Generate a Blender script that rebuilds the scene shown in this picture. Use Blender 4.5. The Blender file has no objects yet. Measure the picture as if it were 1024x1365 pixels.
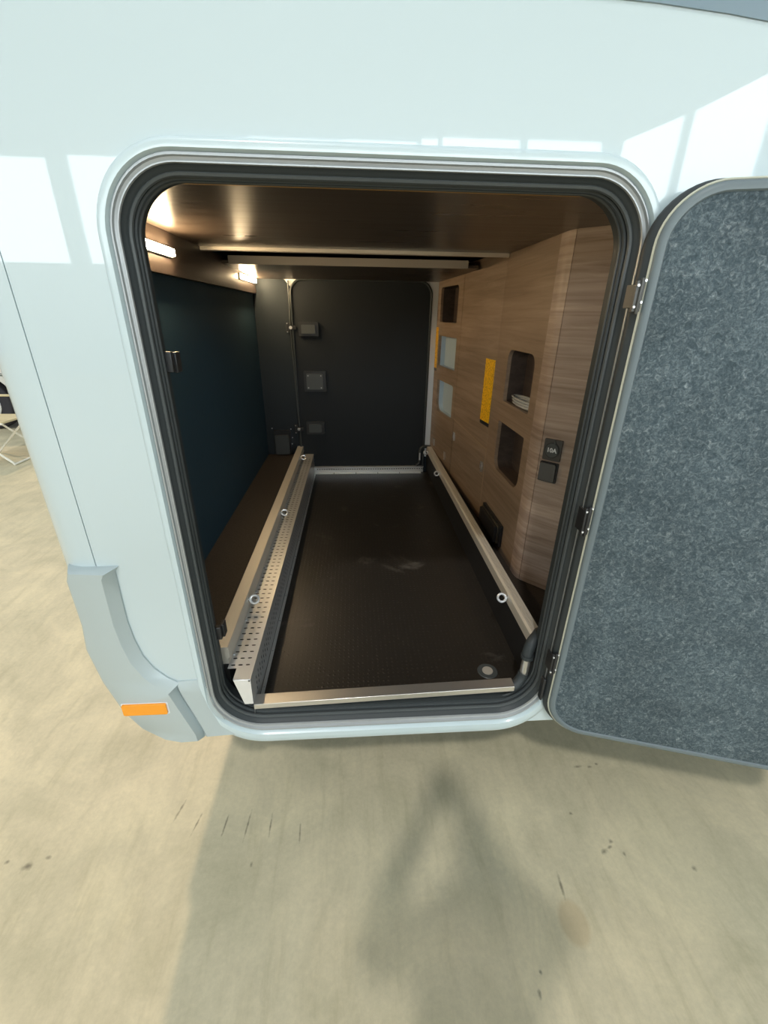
import bpy, bmesh, math, random
from mathutils import Vector, Matrix
from mathutils.geometry import tessellate_polygon
random.seed(4)
PI = math.pi
SC = bpy.context.scene
COL = SC.collection

# ------------------------------------------------------------------ camera
cam_d = bpy.data.cameras.new('camera'); cam = bpy.data.objects.new('camera', cam_d); COL.objects.link(cam)
R = Matrix(((0.9978, 0.0150, -0.0640), (-0.0645, 0.4144, -0.9078), (0.0129, 0.9100, 0.4144)))
cam.matrix_world = Matrix.Translation((0, -0.9, 1.55)) @ R.to_4x4()
cam_d.sensor_fit = 'VERTICAL'; cam_d.sensor_height = 36.0; cam_d.lens = 577.28 / 1365 * 36
cam_d.clip_start = 0.01; cam_d.clip_end = 200
SC.camera = cam
# ------------------------------------------------------------------ light
SC.view_settings.view_transform = 'Standard'; SC.view_settings.look = 'None'
SC.view_settings.gamma = 1.0; SC.view_settings.exposure = 0.0; SC.view_settings.use_curve_mapping = False
W = bpy.data.worlds.new('hall_air'); SC.world = W; W.use_nodes = True
W.node_tree.nodes['Background'].inputs[0].default_value = (0.80, 0.925, 0.96, 1)
W.node_tree.nodes['Background'].inputs[1].default_value = 0.64

def sun(name, d, e, col, ang):
    l = bpy.data.lights.new(name, 'SUN'); l.energy = e; l.color = col; l.angle = ang
    o = bpy.data.objects.new(name, l); COL.objects.link(o)
    o.rotation_euler = Vector(d).to_track_quat('-Z', 'Y').to_euler(); return o
sun('roof_light_beam', (0.306, 1.048, -1.55), 1.05, (1.0, 0.97, 0.92), 0.05)
sun('warm_lamp_beam', (0.21, -0.49, -0.66), 0.90, (1.0, 0.74, 0.46), 0.03)
WINDOW_LIGHT = 8.0
LED_LIGHT = 170.0

# ------------------------------------------------------------------ materials
def mat(name, col, rough=0.5, metal=0.0, coat=0.0, coat_r=0.05, spec=0.5):
    m = bpy.data.materials.new(name); m.use_nodes = True
    b = m.node_tree.nodes['Principled BSDF']
    b.inputs['Base Color'].default_value = (*col, 1); b.inputs['Roughness'].default_value = rough
    b.inputs['Metallic'].default_value = metal; b.inputs['Coat Weight'].default_value = coat
    b.inputs['Coat Roughness'].default_value = coat_r; b.inputs['Specular IOR Level'].default_value = spec
    return m
def nodes(m): return m.node_tree.nodes, m.node_tree.links, m.node_tree.nodes['Principled BSDF']
def coords(m, scale=(1, 1, 1), rot=(0, 0, 0)):
    n, l, b = nodes(m)
    tc = n.new('ShaderNodeTexCoord'); mp = n.new('ShaderNodeMapping')
    mp.inputs['Scale'].default_value = scale; mp.inputs['Rotation'].default_value = rot
    l.new(tc.outputs['Object'], mp.inputs[0]); return mp.outputs[0]
def noise(m, vec, scale, detail=4, rough=0.5, dist=0.0):
    n, l, b = nodes(m); t = n.new('ShaderNodeTexNoise')
    t.inputs['Scale'].default_value = scale; t.inputs['Detail'].default_value = detail
    t.inputs['Roughness'].default_value = rough; t.inputs['Distortion'].default_value = dist
    l.new(vec, t.inputs['Vector']); return t.outputs['Fac']
def ramp(m, fac, stops, const=False):
    n, l, b = nodes(m); r = n.new('ShaderNodeValToRGB'); e = r.color_ramp.elements
    if const: r.color_ramp.interpolation = 'CONSTANT'
    while len(e) > len(stops): e.remove(e[-1])
    while len(e) < len(stops): e.new(0.5)
    for i, (p, c) in enumerate(stops):
        e[i].position = p; e[i].color = (*c, 1) if len(c) == 3 else c
    l.new(fac, r.inputs[0]); return r.outputs[0]
def mix(m, a, bb, fac, mode='MIX'):
    n, l, b = nodes(m); x = n.new('ShaderNodeMix'); x.data_type = 'RGBA'; x.blend_type = mode
    for s, v in ((6, a), (7, bb)):
        if isinstance(v, tuple): x.inputs[s].default_value = (*v, 1)
        else: l.new(v, x.inputs[s])
    if isinstance(fac, float): x.inputs[0].default_value = fac
    else: l.new(fac, x.inputs[0])
    return x.outputs[2]
def bump(m, h, strength=0.2, dist=0.01):
    n, l, b = nodes(m); t = n.new('ShaderNodeBump'); t.inputs['Strength'].default_value = strength
    t.inputs['Distance'].default_value = dist; l.new(h, t.inputs['Height']); l.new(t.outputs[0], b.inputs['Normal'])
def setc(m, s): n, l, b = nodes(m); l.new(s, b.inputs['Base Color'])

M = {}
M['paint'] = mat('pale_silver_paint', (0.54, 0.63, 0.655), 0.38, 0.0, 1.0, 0.02)
M['bumper'] = mat('silver_bumper_paint', (0.46, 0.53, 0.545), 0.42, 0.15, 0.5, 0.15)
M['frame_white'] = mat('frame_paint', (0.55, 0.65, 0.68), 0.3, 0.0, 0.6, 0.08)
M['alu'] = mat('ribbed_aluminium', (0.42, 0.44, 0.45), 0.42, 0.4)
M['band'] = mat('grey_band_paint', (0.19, 0.26, 0.31), 0.3, 0.0, 0.6, 0.08)
M['seam'] = mat('seam_sealant', (0.22, 0.30, 0.36), 0.6)
M['rubber'] = mat('black_rubber', (0.035, 0.042, 0.045), 0.5, spec=0.4)
M['rubber_grey'] = mat('dark_grey_rubber', (0.06, 0.068, 0.07), 0.42)
M['black_plastic'] = mat('black_plastic', (0.018, 0.019, 0.021), 0.35)
M['chrome'] = mat('zinc_plated_steel', (0.86, 0.88, 0.92), 0.25, 0.6)
M['door_trim'] = mat('blue_grey_door_edge', (0.15, 0.185, 0.20), 0.45)
M['cream'] = mat('cream_seal_line', (0.55, 0.55, 0.45), 0.4)
M['white'] = mat('white_plastic', (0.75, 0.78, 0.80), 0.45)
M['pale_liner'] = mat('lit_blue_liner', (0.40, 0.50, 0.58), 0.5)  # white pocket backs, the bluish light on them put into the colour
M['hinge_steel'] = mat('dull_hinge_steel', (0.10, 0.10, 0.095), 0.45, 0.4)
M['orange'] = mat('orange_reflector', (0.95, 0.33, 0.0), 0.25, 0, 0.8)
M['gold'] = mat('honey_edge_band', (0.48, 0.26, 0.07), 0.4)
M['grey_beam'] = mat('light_grey_beam', (0.40, 0.37, 0.33), 0.5)
M['steel'] = mat('brushed_steel', (0.74, 0.72, 0.69), 0.30, 0.9)
M['rail'] = mat('anodised_aluminium', (0.78, 0.73, 0.64), 0.40, 0.5)
# white perforated steel
M['perf'] = mat('perforated_sheet', (0.60, 0.60, 0.59), 0.32, 0.5)
# concrete hall floor
m = M['concrete'] = mat('worn_concrete', (0.42, 0.38, 0.28), 0.42, spec=0.35)
v = coords(m)
big = noise(m, v, 0.55, 5, 0.6, 0.4); mid = noise(m, v, 3.2, 8, 0.65, 0.6)
vs = coords(m, (7, 1.1, 1), (0, 0, 0.5)); streak = noise(m, vs, 3.0, 6, 0.6, 0.3)
fine = noise(m, v, 60, 4, 0.7)
c1 = ramp(m, big, [(0.32, (0.51, 0.465, 0.325)), (0.68, (0.68, 0.585, 0.41))])
c2 = ramp(m, mid, [(0.32, (0.84, 0.85, 0.82)), (0.48, (0.98, 0.98, 0.97)), (0.66, (1.14, 1.13, 1.10))])
c3 = ramp(m, streak, [(0.28, (0.88, 0.88, 0.85)), (0.46, (1, 1, 1)), (0.72, (1.06, 1.06, 1.06))])
c4 = ramp(m, fine, [(0.3, (0.93,)*3), (0.7, (1.05,)*3)])
c = mix(m, mix(m, mix(m, c1, c2, 1.0, 'MULTIPLY'), c3, 1.0, 'MULTIPLY'), c4, 1.0, 'MULTIPLY')
# dark scuffs and rust coloured spots, each at its own place on the slab
_n, _l, _b = nodes(m)
spots = [(0.81, -0.113, .010, .010, 0), (0.775, -0.139, .016, .009, .5), (0.835, -0.15, .006, .012, 0), (0.596, -0.219, .006, .040, -.1), (0.80, -0.128, .012, .006, .3),
         (0.443, -0.439, .006, .012, 0), (-1.02, -0.076, .022, .016, .6), (-0.97, -0.055, .012, .008, 0), (-1.09, -0.06, .01, .007, 0),
         (-0.616, 0.066, .005, .045, -.25), (-0.545, 0.02, .004, .050, -.22), (-0.45, 0.01, .004, .045, -.1), (-0.376, 0.005, .004, .060, -.08),
         (-0.30, 0.0, .004, .045, 0), (-0.20, -0.028, .004, .040, .05), (0.823, 0.143, .018, .007, .1), (0.87, 0.14, .012, .006, .1), (0.90, 0.15, .008, .006, 0),
         (-0.34, -0.11, .006, .009, 0), (1.03, -0.20, .01, .01, 0), (0.72, -0.02, .008, .006, 0), (0.46, -0.40, .006, .006, 0)]
mask = None
tc = _n.new('ShaderNodeTexCoord')
def math_n(op, a, b=None):
    t = _n.new('ShaderNodeMath'); t.operation = op
    for i, x in enumerate((a, b)):
        if x is None: continue
        if isinstance(x, (int, float)): t.inputs[i].default_value = x
        else: _l.new(x, t.inputs[i])
    return t.outputs[0]
dis = _n.new('ShaderNodeTexNoise'); dis.inputs['Scale'].default_value = 70; _l.new(tc.outputs['Object'], dis.inputs['Vector'])
for (x, y, rx, ry, a) in spots:
    mp = _n.new('ShaderNodeMapping'); mp.vector_type = 'TEXTURE'
    mp.inputs['Location'].default_value = (x, y, 0); mp.inputs['Rotation'].default_value = (0, 0, a); mp.inputs['Scale'].default_value = (rx, ry, 1)
    _l.new(tc.outputs['Object'], mp.inputs[0])
    ln = _n.new('ShaderNodeVectorMath'); ln.operation = 'LENGTH'; _l.new(mp.outputs[0], ln.inputs[0])
    s = math_n('SUBTRACT', 1.6, math_n('ADD', ln.outputs['Value'], math_n('MULTIPLY', dis.outputs['Fac'], 1.3)))
    mask = s if mask is None else math_n('MAXIMUM', mask, s)
msk = math_n('MULTIPLY', mask, 1.1); cl = _n.new('ShaderNodeClamp'); _l.new(msk, cl.inputs[0])
c = mix(m, c, (0.12, 0.105, 0.075), math_n('MULTIPLY', cl.outputs[0], 0.75))
pt = _n.new('ShaderNodeMapping'); pt.vector_type = 'TEXTURE'; pt.inputs['Location'].default_value = (0.594, -0.307, 0); pt.inputs['Scale'].default_value = (.045, .06, 1)
_l.new(tc.outputs['Object'], pt.inputs[0]); ln = _n.new('ShaderNodeVectorMath'); ln.operation = 'LENGTH'; _l.new(pt.outputs[0], ln.inputs[0])
pf = ramp(m, ln.outputs['Value'], [(0.75, (1, 1, 1)), (1.0, (0, 0, 0))])
c = mix(m, c, (0.46, 0.34, 0.19), math_n('MULTIPLY', pf, 0.45))
setc(m, c); bump(m, mid, 0.08, 0.01)

def wood(name, a, b, c, spec=0.35, axis='y', rough=0.42):
    m = mat(name, b, rough, spec=spec)
    # grain runs along the length of the vehicle (object y), stretched
    sc = (14, 1.2, 30) if axis == 'y' else (1.6, 1.6, 34)
    v = coords(m, sc); g = noise(m, v, 1.6, 8, 0.62, 0.6)
    v2 = coords(m, (3, 0.4, 4) if axis == 'y' else (0.8, 0.8, 4)); g2 = noise(m, v2, 1.4, 3, 0.5)
    cc = ramp(m, g, [(0.30, a), (0.50, b), (0.72, c)])
    setc(m, mix(m, cc, ramp(m, g2, [(0.3, (0.80,)*3), (0.7, (1.12,)*3)]), 1.0, 'MULTIPLY'))
    bump(m, g, 0.06, 0.002); return m
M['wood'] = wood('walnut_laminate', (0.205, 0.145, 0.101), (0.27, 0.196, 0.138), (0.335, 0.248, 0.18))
M['wood_front'] = wood('daylit_walnut_laminate', (0.27, 0.195, 0.152), (0.40, 0.305, 0.245), (0.53, 0.42, 0.345), axis='x')  # lighter walnut copy, daylight on the wood facing the opening put into the colour
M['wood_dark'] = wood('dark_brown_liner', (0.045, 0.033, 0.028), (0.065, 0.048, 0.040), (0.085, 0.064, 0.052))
M['wood_edge'] = mat('light_laminate_edge', (0.36, 0.26, 0.17), 0.5)
# shiny brown ceiling board
m = M['ceiling'] = mat('brown_coated_ply', (0.085, 0.058, 0.040), 0.30, spec=0.6)
v = coords(m, (1, 20, 1)); g = noise(m, v, 2, 4)
setc(m, ramp(m, g, [(0.3, (0.058, 0.042, 0.032)), (0.7, (0.074, 0.054, 0.041))]))
_n, _l, _b = nodes(m); _l.new(ramp(m, g, [(0.3, (0.27,)*3), (0.7, (0.34,)*3)]), _b.inputs['Roughness'])
# black wall lining, fine pebble
def pebble(name, col, rough, scale, st):
    m = mat(name, col, rough, spec=0.4); v = coords(m); f = noise(m, v, scale, 3, 0.6)
    setc(m, ramp(m, f, [(0.3, tuple(x * 0.8 for x in col)), (0.7, tuple(x * 1.3 for x in col))])); bump(m, f, st, 0.002); return m
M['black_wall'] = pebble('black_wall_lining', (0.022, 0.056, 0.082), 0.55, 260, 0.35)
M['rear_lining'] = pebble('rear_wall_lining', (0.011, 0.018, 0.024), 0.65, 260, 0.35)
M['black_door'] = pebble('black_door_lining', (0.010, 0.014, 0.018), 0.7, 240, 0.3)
M['side_floor'] = pebble('dark_brown_anti_slip_floor', (0.038, 0.030, 0.024), 0.5, 160, 0.5)
M['tray_side'] = mat('black_tray_side', (0.012, 0.012, 0.013), 0.6)
# rubber coin mat
m = M['mat'] = mat('studded_rubber', (0.024, 0.021, 0.018), 0.36, spec=0.5)
n_, l_, b_ = nodes(m); v = coords(m); vo = n_.new('ShaderNodeTexVoronoi'); vo.inputs['Scale'].default_value = 62; vo.inputs['Randomness'].default_value = 0.12
l_.new(v, vo.inputs['Vector']); h = ramp(m, vo.outputs['Distance'], [(0.22, (1, 1, 1)), (0.40, (0, 0, 0))])
dust = noise(m, v, 5, 6, 0.65, 0.5)
dm = ramp(m, dust, [(0.60, (0, 0, 0)), (0.72, (1, 1, 1))])
setc(m, mix(m, mix(m, (0.022, 0.019, 0.016), (0.036, 0.031, 0.027), h), (0.085, 0.078, 0.068), dm)); bump(m, h, 0.5, 0.002)
# felt
m = M['felt'] = mat('blue_grey_felt', (0.10, 0.13, 0.145), 0.95, spec=0.15)
v = coords(m); f1 = noise(m, v, 95, 5, 0.7, 1.2); f2 = noise(m, v, 300, 3, 0.6, 0.5); f3 = noise(m, v, 9, 3, 0.5)
a = ramp(m, f1, [(0.36, (0.055, 0.076, 0.088)), (0.50, (0.088, 0.115, 0.130)), (0.60, (0.135, 0.165, 0.180)), (0.74, (0.28, 0.315, 0.325))])
setc(m, mix(m, mix(m, a, ramp(m, f2, [(0.35, (0.80,)*3), (0.65, (1.18,)*3)]), 1.0, 'MULTIPLY'), ramp(m, f3, [(0.35, (0.88,)*3), (0.65, (1.10,)*3)]), 1.0, 'MULTIPLY')); bump(m, f1, 0.35, 0.003)
# warning label
m = M['label'] = mat('yellow_warning_label', (0.90, 0.50, 0.01), 0.45)
v = coords(m, (1, 1, 1)); f = noise(m, v, 120, 2); setc(m, ramp(m, f, [(0.42, (0.62, 0.33, 0.01)), (0.50, (0.92, 0.52, 0.01))]))
M['clear'] = mat('clear_grey_hose', (0.65, 0.68, 0.70), 0.12, 0.2, 0.8)
M['tyre'] = mat('tyre_rubber', (0.03, 0.028, 0.035), 0.7)
M['beige'] = mat('beige_fabric', (0.62, 0.53, 0.33), 0.9)
M['white_metal'] = mat('white_powder_coat', (0.85, 0.82, 0.72), 0.35)
def emis(name, col, s):
    m = bpy.data.materials.new(name); m.use_nodes = True; n = m.node_tree.nodes; n.remove(n['Principled BSDF'])
    e = n.new('ShaderNodeEmission'); e.inputs[0].default_value = (*col, 1); e.inputs[1].default_value = s
    m.node_tree.links.new(e.outputs[0], n['Material Output'].inputs[0]); return m
M['led'] = emis('led_diffuser_glow', (1.0, 0.74, 0.42), LED_LIGHT)
M['win'] = emis('daylit_window_pane', (0.88, 0.97, 1.0), WINDOW_LIGHT)
M['hall_wall'] = mat('hall_wall_paint', (0.55, 0.60, 0.62), 0.7)
M['skin'] = mat('skin', (0.55, 0.33, 0.24), 0.5); M['jacket'] = pebble('navy_jacket', (0.05, 0.065, 0.10), 0.8, 80, 0.2)
M['jeans'] = pebble('grey_trousers', (0.08, 0.09, 0.11), 0.85, 200, 0.2); M['hair'] = mat('brown_hair', (0.05, 0.03, 0.02), 0.6)

# ------------------------------------------------------------------ mesh helpers
def link(name, bm, m, parent=None, smooth=False, bev=0.0, seg=2, mats=None):
    bmesh.ops.recalc_face_normals(bm, faces=bm.faces)
    me = bpy.data.meshes.new(name); bm.to_mesh(me); bm.free()
    for x in (mats or [m]): me.materials.append(x)
    if smooth:
        for p in me.polygons: p.use_smooth = True
        me.set_sharp_from_angle(angle=math.radians(40))
    o = bpy.data.objects.new(name, me); COL.objects.link(o)
    if parent: o.parent = parent
    if bev:
        b = o.modifiers.new('bevel', 'BEVEL'); b.width = bev; b.segments = seg; b.limit_method = 'ANGLE'; b.angle_limit = math.radians(35)
        for p in me.polygons: p.use_smooth = True
        me.set_sharp_from_angle(angle=math.radians(35))
    return o
def tag(o, label, cat=None, group=None, kind=None):
    if label: o['label'] = label
    if cat: o['category'] = cat
    if group: o['group'] = group
    if kind: o['kind'] = kind
    return o
def struct(o, label=None): o['kind'] = 'structure'; return tag(o, label)
def thing(name, label, cat, loc=(0, 0, 0), group=None):
    o = bpy.data.objects.new(name, None); COL.objects.link(o); o.location = loc; o.empty_display_size = 0.05
    return tag(o, label, cat, group)
def place(o, parent):     # parent, keeping world coordinates (parents are never rotated or scaled)
    o.parent = parent
    p = parent; t = Vector((0, 0, 0))
    while p: t += p.location; p = p.parent
    o.location = o.location - t; return o
def box(bm, a, b, mi=0):
    (x0, y0, z0), (x1, y1, z1) = a, b
    vs = [bm.verts.new(p) for p in ((x0,y0,z0),(x1,y0,z0),(x1,y1,z0),(x0,y1,z0),(x0,y0,z1),(x1,y0,z1),(x1,y1,z1),(x0,y1,z1))]
    for f in ((0,3,2,1),(4,5,6,7),(0,1,5,4),(1,2,6,5),(2,3,7,6),(3,0,4,7)):
        bm.faces.new([vs[i] for i in f]).material_index = mi
def NB(): return bmesh.new()
def tube(bm, pts, r, n=10, cap=True, radii=None, close=False):
    pts = [Vector(p) for p in pts]; rings = []; k = len(pts)
    up = None
    for i, p in enumerate(pts):
        if close: d = pts[(i + 1) % k] - pts[i - 1]
        else: d = pts[min(i + 1, k - 1)] - pts[max(i - 1, 0)]
        d.normalize()
        if up is None:
            up = d.orthogonal().normalized()
        else:
            up = (up - d * up.dot(d)).normalized()
        s = d.cross(up); rr_ = radii[i] if radii else r
        rings.append([bm.verts.new(p + (up * math.cos(2*PI*j/n) + s * math.sin(2*PI*j/n)) * rr_) for j in range(n)])
    m_ = k if close else k - 1
    for i in range(m_):
        a, b = rings[i], rings[(i + 1) % k]
        off = 0
        if close and i == k - 1:
            off = min(range(n), key=lambda o: (a[0].co - b[o].co).length)
        for j in range(n): bm.faces.new((a[j], a[(j+1) % n], b[(j+1+off) % n], b[(j+off) % n]))
    if cap and not close: bm.faces.new(rings[0][::-1]); bm.faces.new(rings[-1])
def cyl(bm, p, d, r, h, n=16, r2=None):
    p = Vector(p); d = Vector(d).normalized(); tube(bm, [p, p + d * h], r, n, radii=[r, r if r2 is None else r2])
def torus(bm, c, nrm, R_, r, N=20, n=8, arc=2*PI):
    nrm = Vector(nrm).normalized(); a = nrm.orthogonal().normalized(); b = nrm.cross(a); c = Vector(c)
    tube(bm, [c + (a*math.cos(2*PI*i/N) + b*math.sin(2*PI*i/N))*R_ for i in range(N)], r, n, close=True)
def rr(l, r, b, t, rad, n=10):
    """rounded rectangle, anticlockwise from bottom-left; rad: number or (bl, br, tr, tl)"""
    rs = rad if isinstance(rad, (tuple, list)) else (rad,)*4; out = []
    for (cx, cy, s, q) in ((l, b, 0, PI), (r, b, 1, 1.5*PI), (r, t, 2, 0), (l, t, 3, 0.5*PI)):
        R_ = rs[s]
        ox = cx + (R_ if cx == l else -R_); oy = cy + (R_ if cy == b else -R_)
        for i in range(n + 1):
            a = q + 0.5*PI*i/n
            out.append((ox + R_*math.cos(a), oy + R_*math.sin(a)))
    return out
def loft(bm, rings, mis=None, closed=True):
    vs = [[bm.verts.new(p) for p in rg] for rg in rings]
    for i in range(len(vs) - 1):
        n = len(vs[i])
        for j in range(n if closed else n - 1):
            f = bm.faces.new((vs[i][j], vs[i][(j+1) % n], vs[i+1][(j+1) % n], vs[i+1][j]))
            if mis: f.material_index = mis[i]
    return vs
def plate(bm, loops, fn, t, mi=0):
    """flat plate with holes; loops of (u,v); fn(u,v,w) -> world; thickness t from w=0"""
    flat = [p for lp in loops for p in lp]
    tris = tessellate_polygon([[Vector((u, v, 0)) for u, v in lp] for lp in loops])
    A = [bm.verts.new(fn(u, v, 0)) for u, v in flat]; B = [bm.verts.new(fn(u, v, t)) for u, v in flat]
    for tr in tris:
        try:
            bm.faces.new([A[i] for i in tr]).material_index = mi; bm.faces.new([B[i] for i in tr][::-1]).material_index = mi
        except ValueError: pass
    k = 0
    for lp in loops:
        n = len(lp)
        for j in range(n):
            a, b = k + j, k + (j + 1) % n
            bm.faces.new((A[a], A[b], B[b], B[a])).material_index = mi
        k += n
def prism(bm, prof, p0, p1, ax='y'):
    """closed cross-section (x,z) swept along y, or (x,y) swept along z"""
    f = (lambda u, v, w: (u, w, v)) if ax == 'y' else ((lambda u, v, w: (u, v, w)) if ax == 'z' else (lambda u, v, w: (w, u, v)))
    r0 = [bm.verts.new(f(u, v, p0)) for u, v in prof]; r1 = [bm.verts.new(f(u, v, p1)) for u, v in prof]; n = len(prof)
    for j in range(n): bm.faces.new((r0[j], r0[(j+1) % n], r1[(j+1) % n], r1[j]))
    bm.faces.new(r0[::-1]); bm.faces.new(r1)

# ------------------------------------------------------------------ hall
bm = NB(); box(bm, (-22, -14, -0.1), (16, 24, 0)); struct(link('floor', bm, M['concrete']), 'worn beige concrete hall floor around the motorhome')
# wall with a row of tall windows behind the photographer, and a side wall with a sloped window row
def wall_fn_back(u, v, w): return (u, -12 - w, v)
lo = 2.62
def wq(a, b, t, t2=None): return [(a, lo), (b, lo), (b, t2 or t), (a, t)]
WQ = [wq(-9.6, -7.02, 4.75), wq(-6.55, -5.2, 4.82), wq(-4.6, -2.6, 5.0), wq(-2.4, -0.38, 5.28), wq(-0.28, 1.58, 5.3), wq(1.68, 2.08, 5.38), wq(2.18, 4.08, 5.42), wq(4.25, 6.12, 5.44),
      wq(6.62, 8.05, 5.47, 6.02), wq(8.25, 10.2, 6.09, 7.00), wq(10.6, 12.6, 7.2, 8.1)]
bm = NB()
plate(bm, [[(-12, 0), (14, 0), (14, 9.5), (-12, 9.5)]] + [h[::-1] for h in WQ], wall_fn_back, 0.15)
struct(link('wall_back', bm, M['hall_wall']))
for k, q in enumerate(WQ):
    bm = NB(); plate(bm, [q], lambda u, v, w: (u, -12.12 + w, v), 0.02); struct(link('window_%d' % (k + 1), bm, M['win']))

# ------------------------------------------------------------------ motorhome shell
MH = thing('motorhome', 'pale silver motorhome side with an open rear garage locker', 'vehicle', (0.07, 1.1, 0))
L_, R_, B_, T_ = -0.432, 0.568, 0.407, 1.807
def fring(o, ob, y, extra=0.0):
    rad = 0.145 - o
    return [(u, y, v) for u, v in rr(L_ + o, R_ - o, B_ + ob, T_ - o, (rad + 0.02, rad + 0.02, rad, rad), 14)]
# side panel with the opening, ending at the bodywork seam
bm = NB()
hole = [(u, v) for u, v in rr(L_ + .012, R_ - .012, B_ + .03, T_ - .012, (.15, .15, .135, .135), 14)]
plate(bm, [[(-0.601, 0.62), (-0.56, 0.50), (-0.49, 0.437), (3.2, 0.437), (3.2, 2.95), (-0.601, 2.95)], hole[::-1]], lambda u, v, w: (u, w, v), 0.03)
place(link('side_panel', bm, M['paint']), MH)
# corner moulding: rounded corner from the seam round to the rear
prof = [(-0.603, 0.0), (-0.622, 0.0)]
r = 0.088
for i in range(1, 13):
    a = PI/2 * i/12; prof.append((-0.622 - r*math.sin(a), r - r*math.cos(a)))
inner = [(x + 0.02 if i > 2 else x, y + 0.02) for i, (x, y) in enumerate(prof)]
bm = NB(); prism(bm, prof + [(-0.71, 0.3), (-0.69, 0.3)] + inner[::-1], 0.72, 2.95, 'z')
place(link('corner_moulding', bm, M['paint'], smooth=True), MH)
bm = NB(); box(bm, (-0.6035, 0.003, 0.80), (-0.6005, 0.02, 2.95)); place(link('body_seam', bm, M['seam']), MH)
bm = NB(); box(bm, (-0.71, 0.3, 0.62), (-0.66, 2.3, 2.95)); place(link('rear_wall', bm, M['paint']), MH)
bm = NB(); box(bm, (-0.71, 2.22, 0.43), (3.2, 2.30, 2.95)); place(link('far_side_panel', bm, M['paint']), MH)
bm = NB(); box(bm, (-0.71, 0.0, 2.95), (3.2, 2.30, 3.0)); place(link('roof_panel', bm, M['paint']), MH)
bm = NB(); box(bm, (3.2, 0.0, 0.43), (3.25, 2.30, 3.0)); place(link('front_bulkhead', bm, M['paint']), MH)
bm = NB(); box(bm, (-0.50, 0.05, 0.440), (3.2, 2.22, 0.455)); place(link('underbody', bm, M['rubber']), MH)
for k, (x, y) in enumerate(((1.75, 0.12), (1.75, 1.92))):
    w = NB(); cyl(w, (x, y, 0.345), (0, 1, 0), 0.345, 0.22, 32); o = place(link('wheel', w, M['tyre'], smooth=True, bev=0.03), MH)
    w = NB(); cyl(w, (x, y - 0.004, 0.345), (0, 1, 0), 0.19, 0.03, 24); h_ = link('hub', w, M['alu'], smooth=True); place(h_, o)
# grey curved band high on the panel
bm = NB()
low = []
for i in range(25):
    x = 0.36 + i * (3.15 - 0.36) / 24; d = min(x - 0.36, 0.64)
    low.append((x, 1.9935 - 0.1176*d*d - 0.018*d - 0.168*max(x - 1.0, 0)))
plate(bm, [low + [(3.15, 2.62), (0.75, 2.50), (0.40, 2.46), (0.25, 2.40), (0.17, 2.32), (0.13, 2.22), (0.14, 2.12), (0.20, 2.04), (0.27, 2.008)]], lambda u, v, w: (u, -0.003 + w, v), 0.004)
tag(place(link('graphic_band', bm, M['band']), MH), 'blue-grey painted band')

# bumper cover
bp = [(-.655, 1.012), (-.664, .985), (-.664, .86), (-.673, .785), (-.660, .675), (-.632, .565), (-.60, .50), (-.545, .452), (-.50, .438), (-.445, .440),
      (-.447, .470), (-.462, .53), (-.478, .585), (-.488, .628), (-.478, .648), (-.505, .668), (-.533, .702), (-.552, .745), (-.562, .80), (-.566, .86), (-.564, .93), (-.562, 1.0), (-.552, 1.012)]
bi = [(-.650, 1.008), (-.655, .985), (-.655, .862), (-.664, .785), (-.651, .680), (-.624, .572), (-.592, .508), (-.541, .462), (-.50, .448), (-.455, .450),
      (-.457, .475), (-.473, .53), (-.489, .585), (-.499, .622), (-.502, .632), (-.527, .656), (-.553, .694), (-.573, .74), (-.583, .80), (-.587, .86), (-.585, .93), (-.583, .99), (-.576, 1.003)]
def ext(f, y): return [(u, y, v) for u, v in f]
def left_back(pts, y, push):
    out = []
    for u, v in pts: out.append((u, y, v))
    return out
bm = NB()
# rear edge wraps round the corner of the vehicle
wf = [1, 1, 1, 1, 1, 1, .85, .6, .3] + [0]*20
wrap1 = [(u - .030*wf[i], .004 + .046*wf[i], v) for i, (u, v) in enumerate(bp)]
wrap2 = [(u - .036*wf[i], .006 + .194*wf[i], v) for i, (u, v) in enumerate(bp)]
wrap0 = [(u - .012*wf[i], -.001 + .005*wf[i], v) for i, (u, v) in enumerate(bp)]
fr0 = [(u, -.005 - .014*wf[i], v) for i, (u, v) in enumerate(bp)]
fr1 = ext(bi, -0.026)
vs = loft(bm, [wrap2, wrap1, wrap0, fr0, fr1])
tris = tessellate_polygon([[Vector((p[0], p[2], 0)) for p in fr1]])
for t in tris: bm.faces.new([vs[-1][i] for i in t])
bu = place(link('bumper_cover', bm, M['bumper'], smooth=True), MH)
bm = NB(); plate(bm, [rr(-.627, -.513, .566, .603, .004, 3)], lambda u, v, w: (u, -0.026 - w, v), 0.006)
tag(place(link('side_reflector', bm, M['orange'], bev=0.002), bu), 'orange side reflector')
bm = NB(); plate(bm, [rr(-.6295, -.509, .5635, .6045, .003, 3)], lambda u, v, w: (u, -0.0255 - w, v), 0.0015)
place(link('reflector_base', bm, M['white']), bu)
# short skirt trim between bumper and opening
sp = [(-.486, .652), (-.415, .655), (-.410, .62), (-.400, .56), (-.375, .49), (-.335, .445), (-.44, .437), (-.447, .47), (-.462, .53), (-.477, .585), (-.486, .630)]
si = [(-.479, .634), (-.430, .636), (-.424, .615), (-.415, .56), (-.392, .49), (-.36, .452), (-.434, .447), (-.439, .475), (-.454, .535), (-.469, .588), (-.478, .622)]
bm = NB(); vs = loft(bm, [ext(sp, 0.004), ext(sp, -0.003), ext(si, -0.011)])
for t in tessellate_polygon([[Vector((p[0], p[1], 0)) for p in si]]): bm.faces.new([vs[-1][i] for i in t])
place(link('skirt_trim', bm, M['bumper'], smooth=True), MH)

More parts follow.
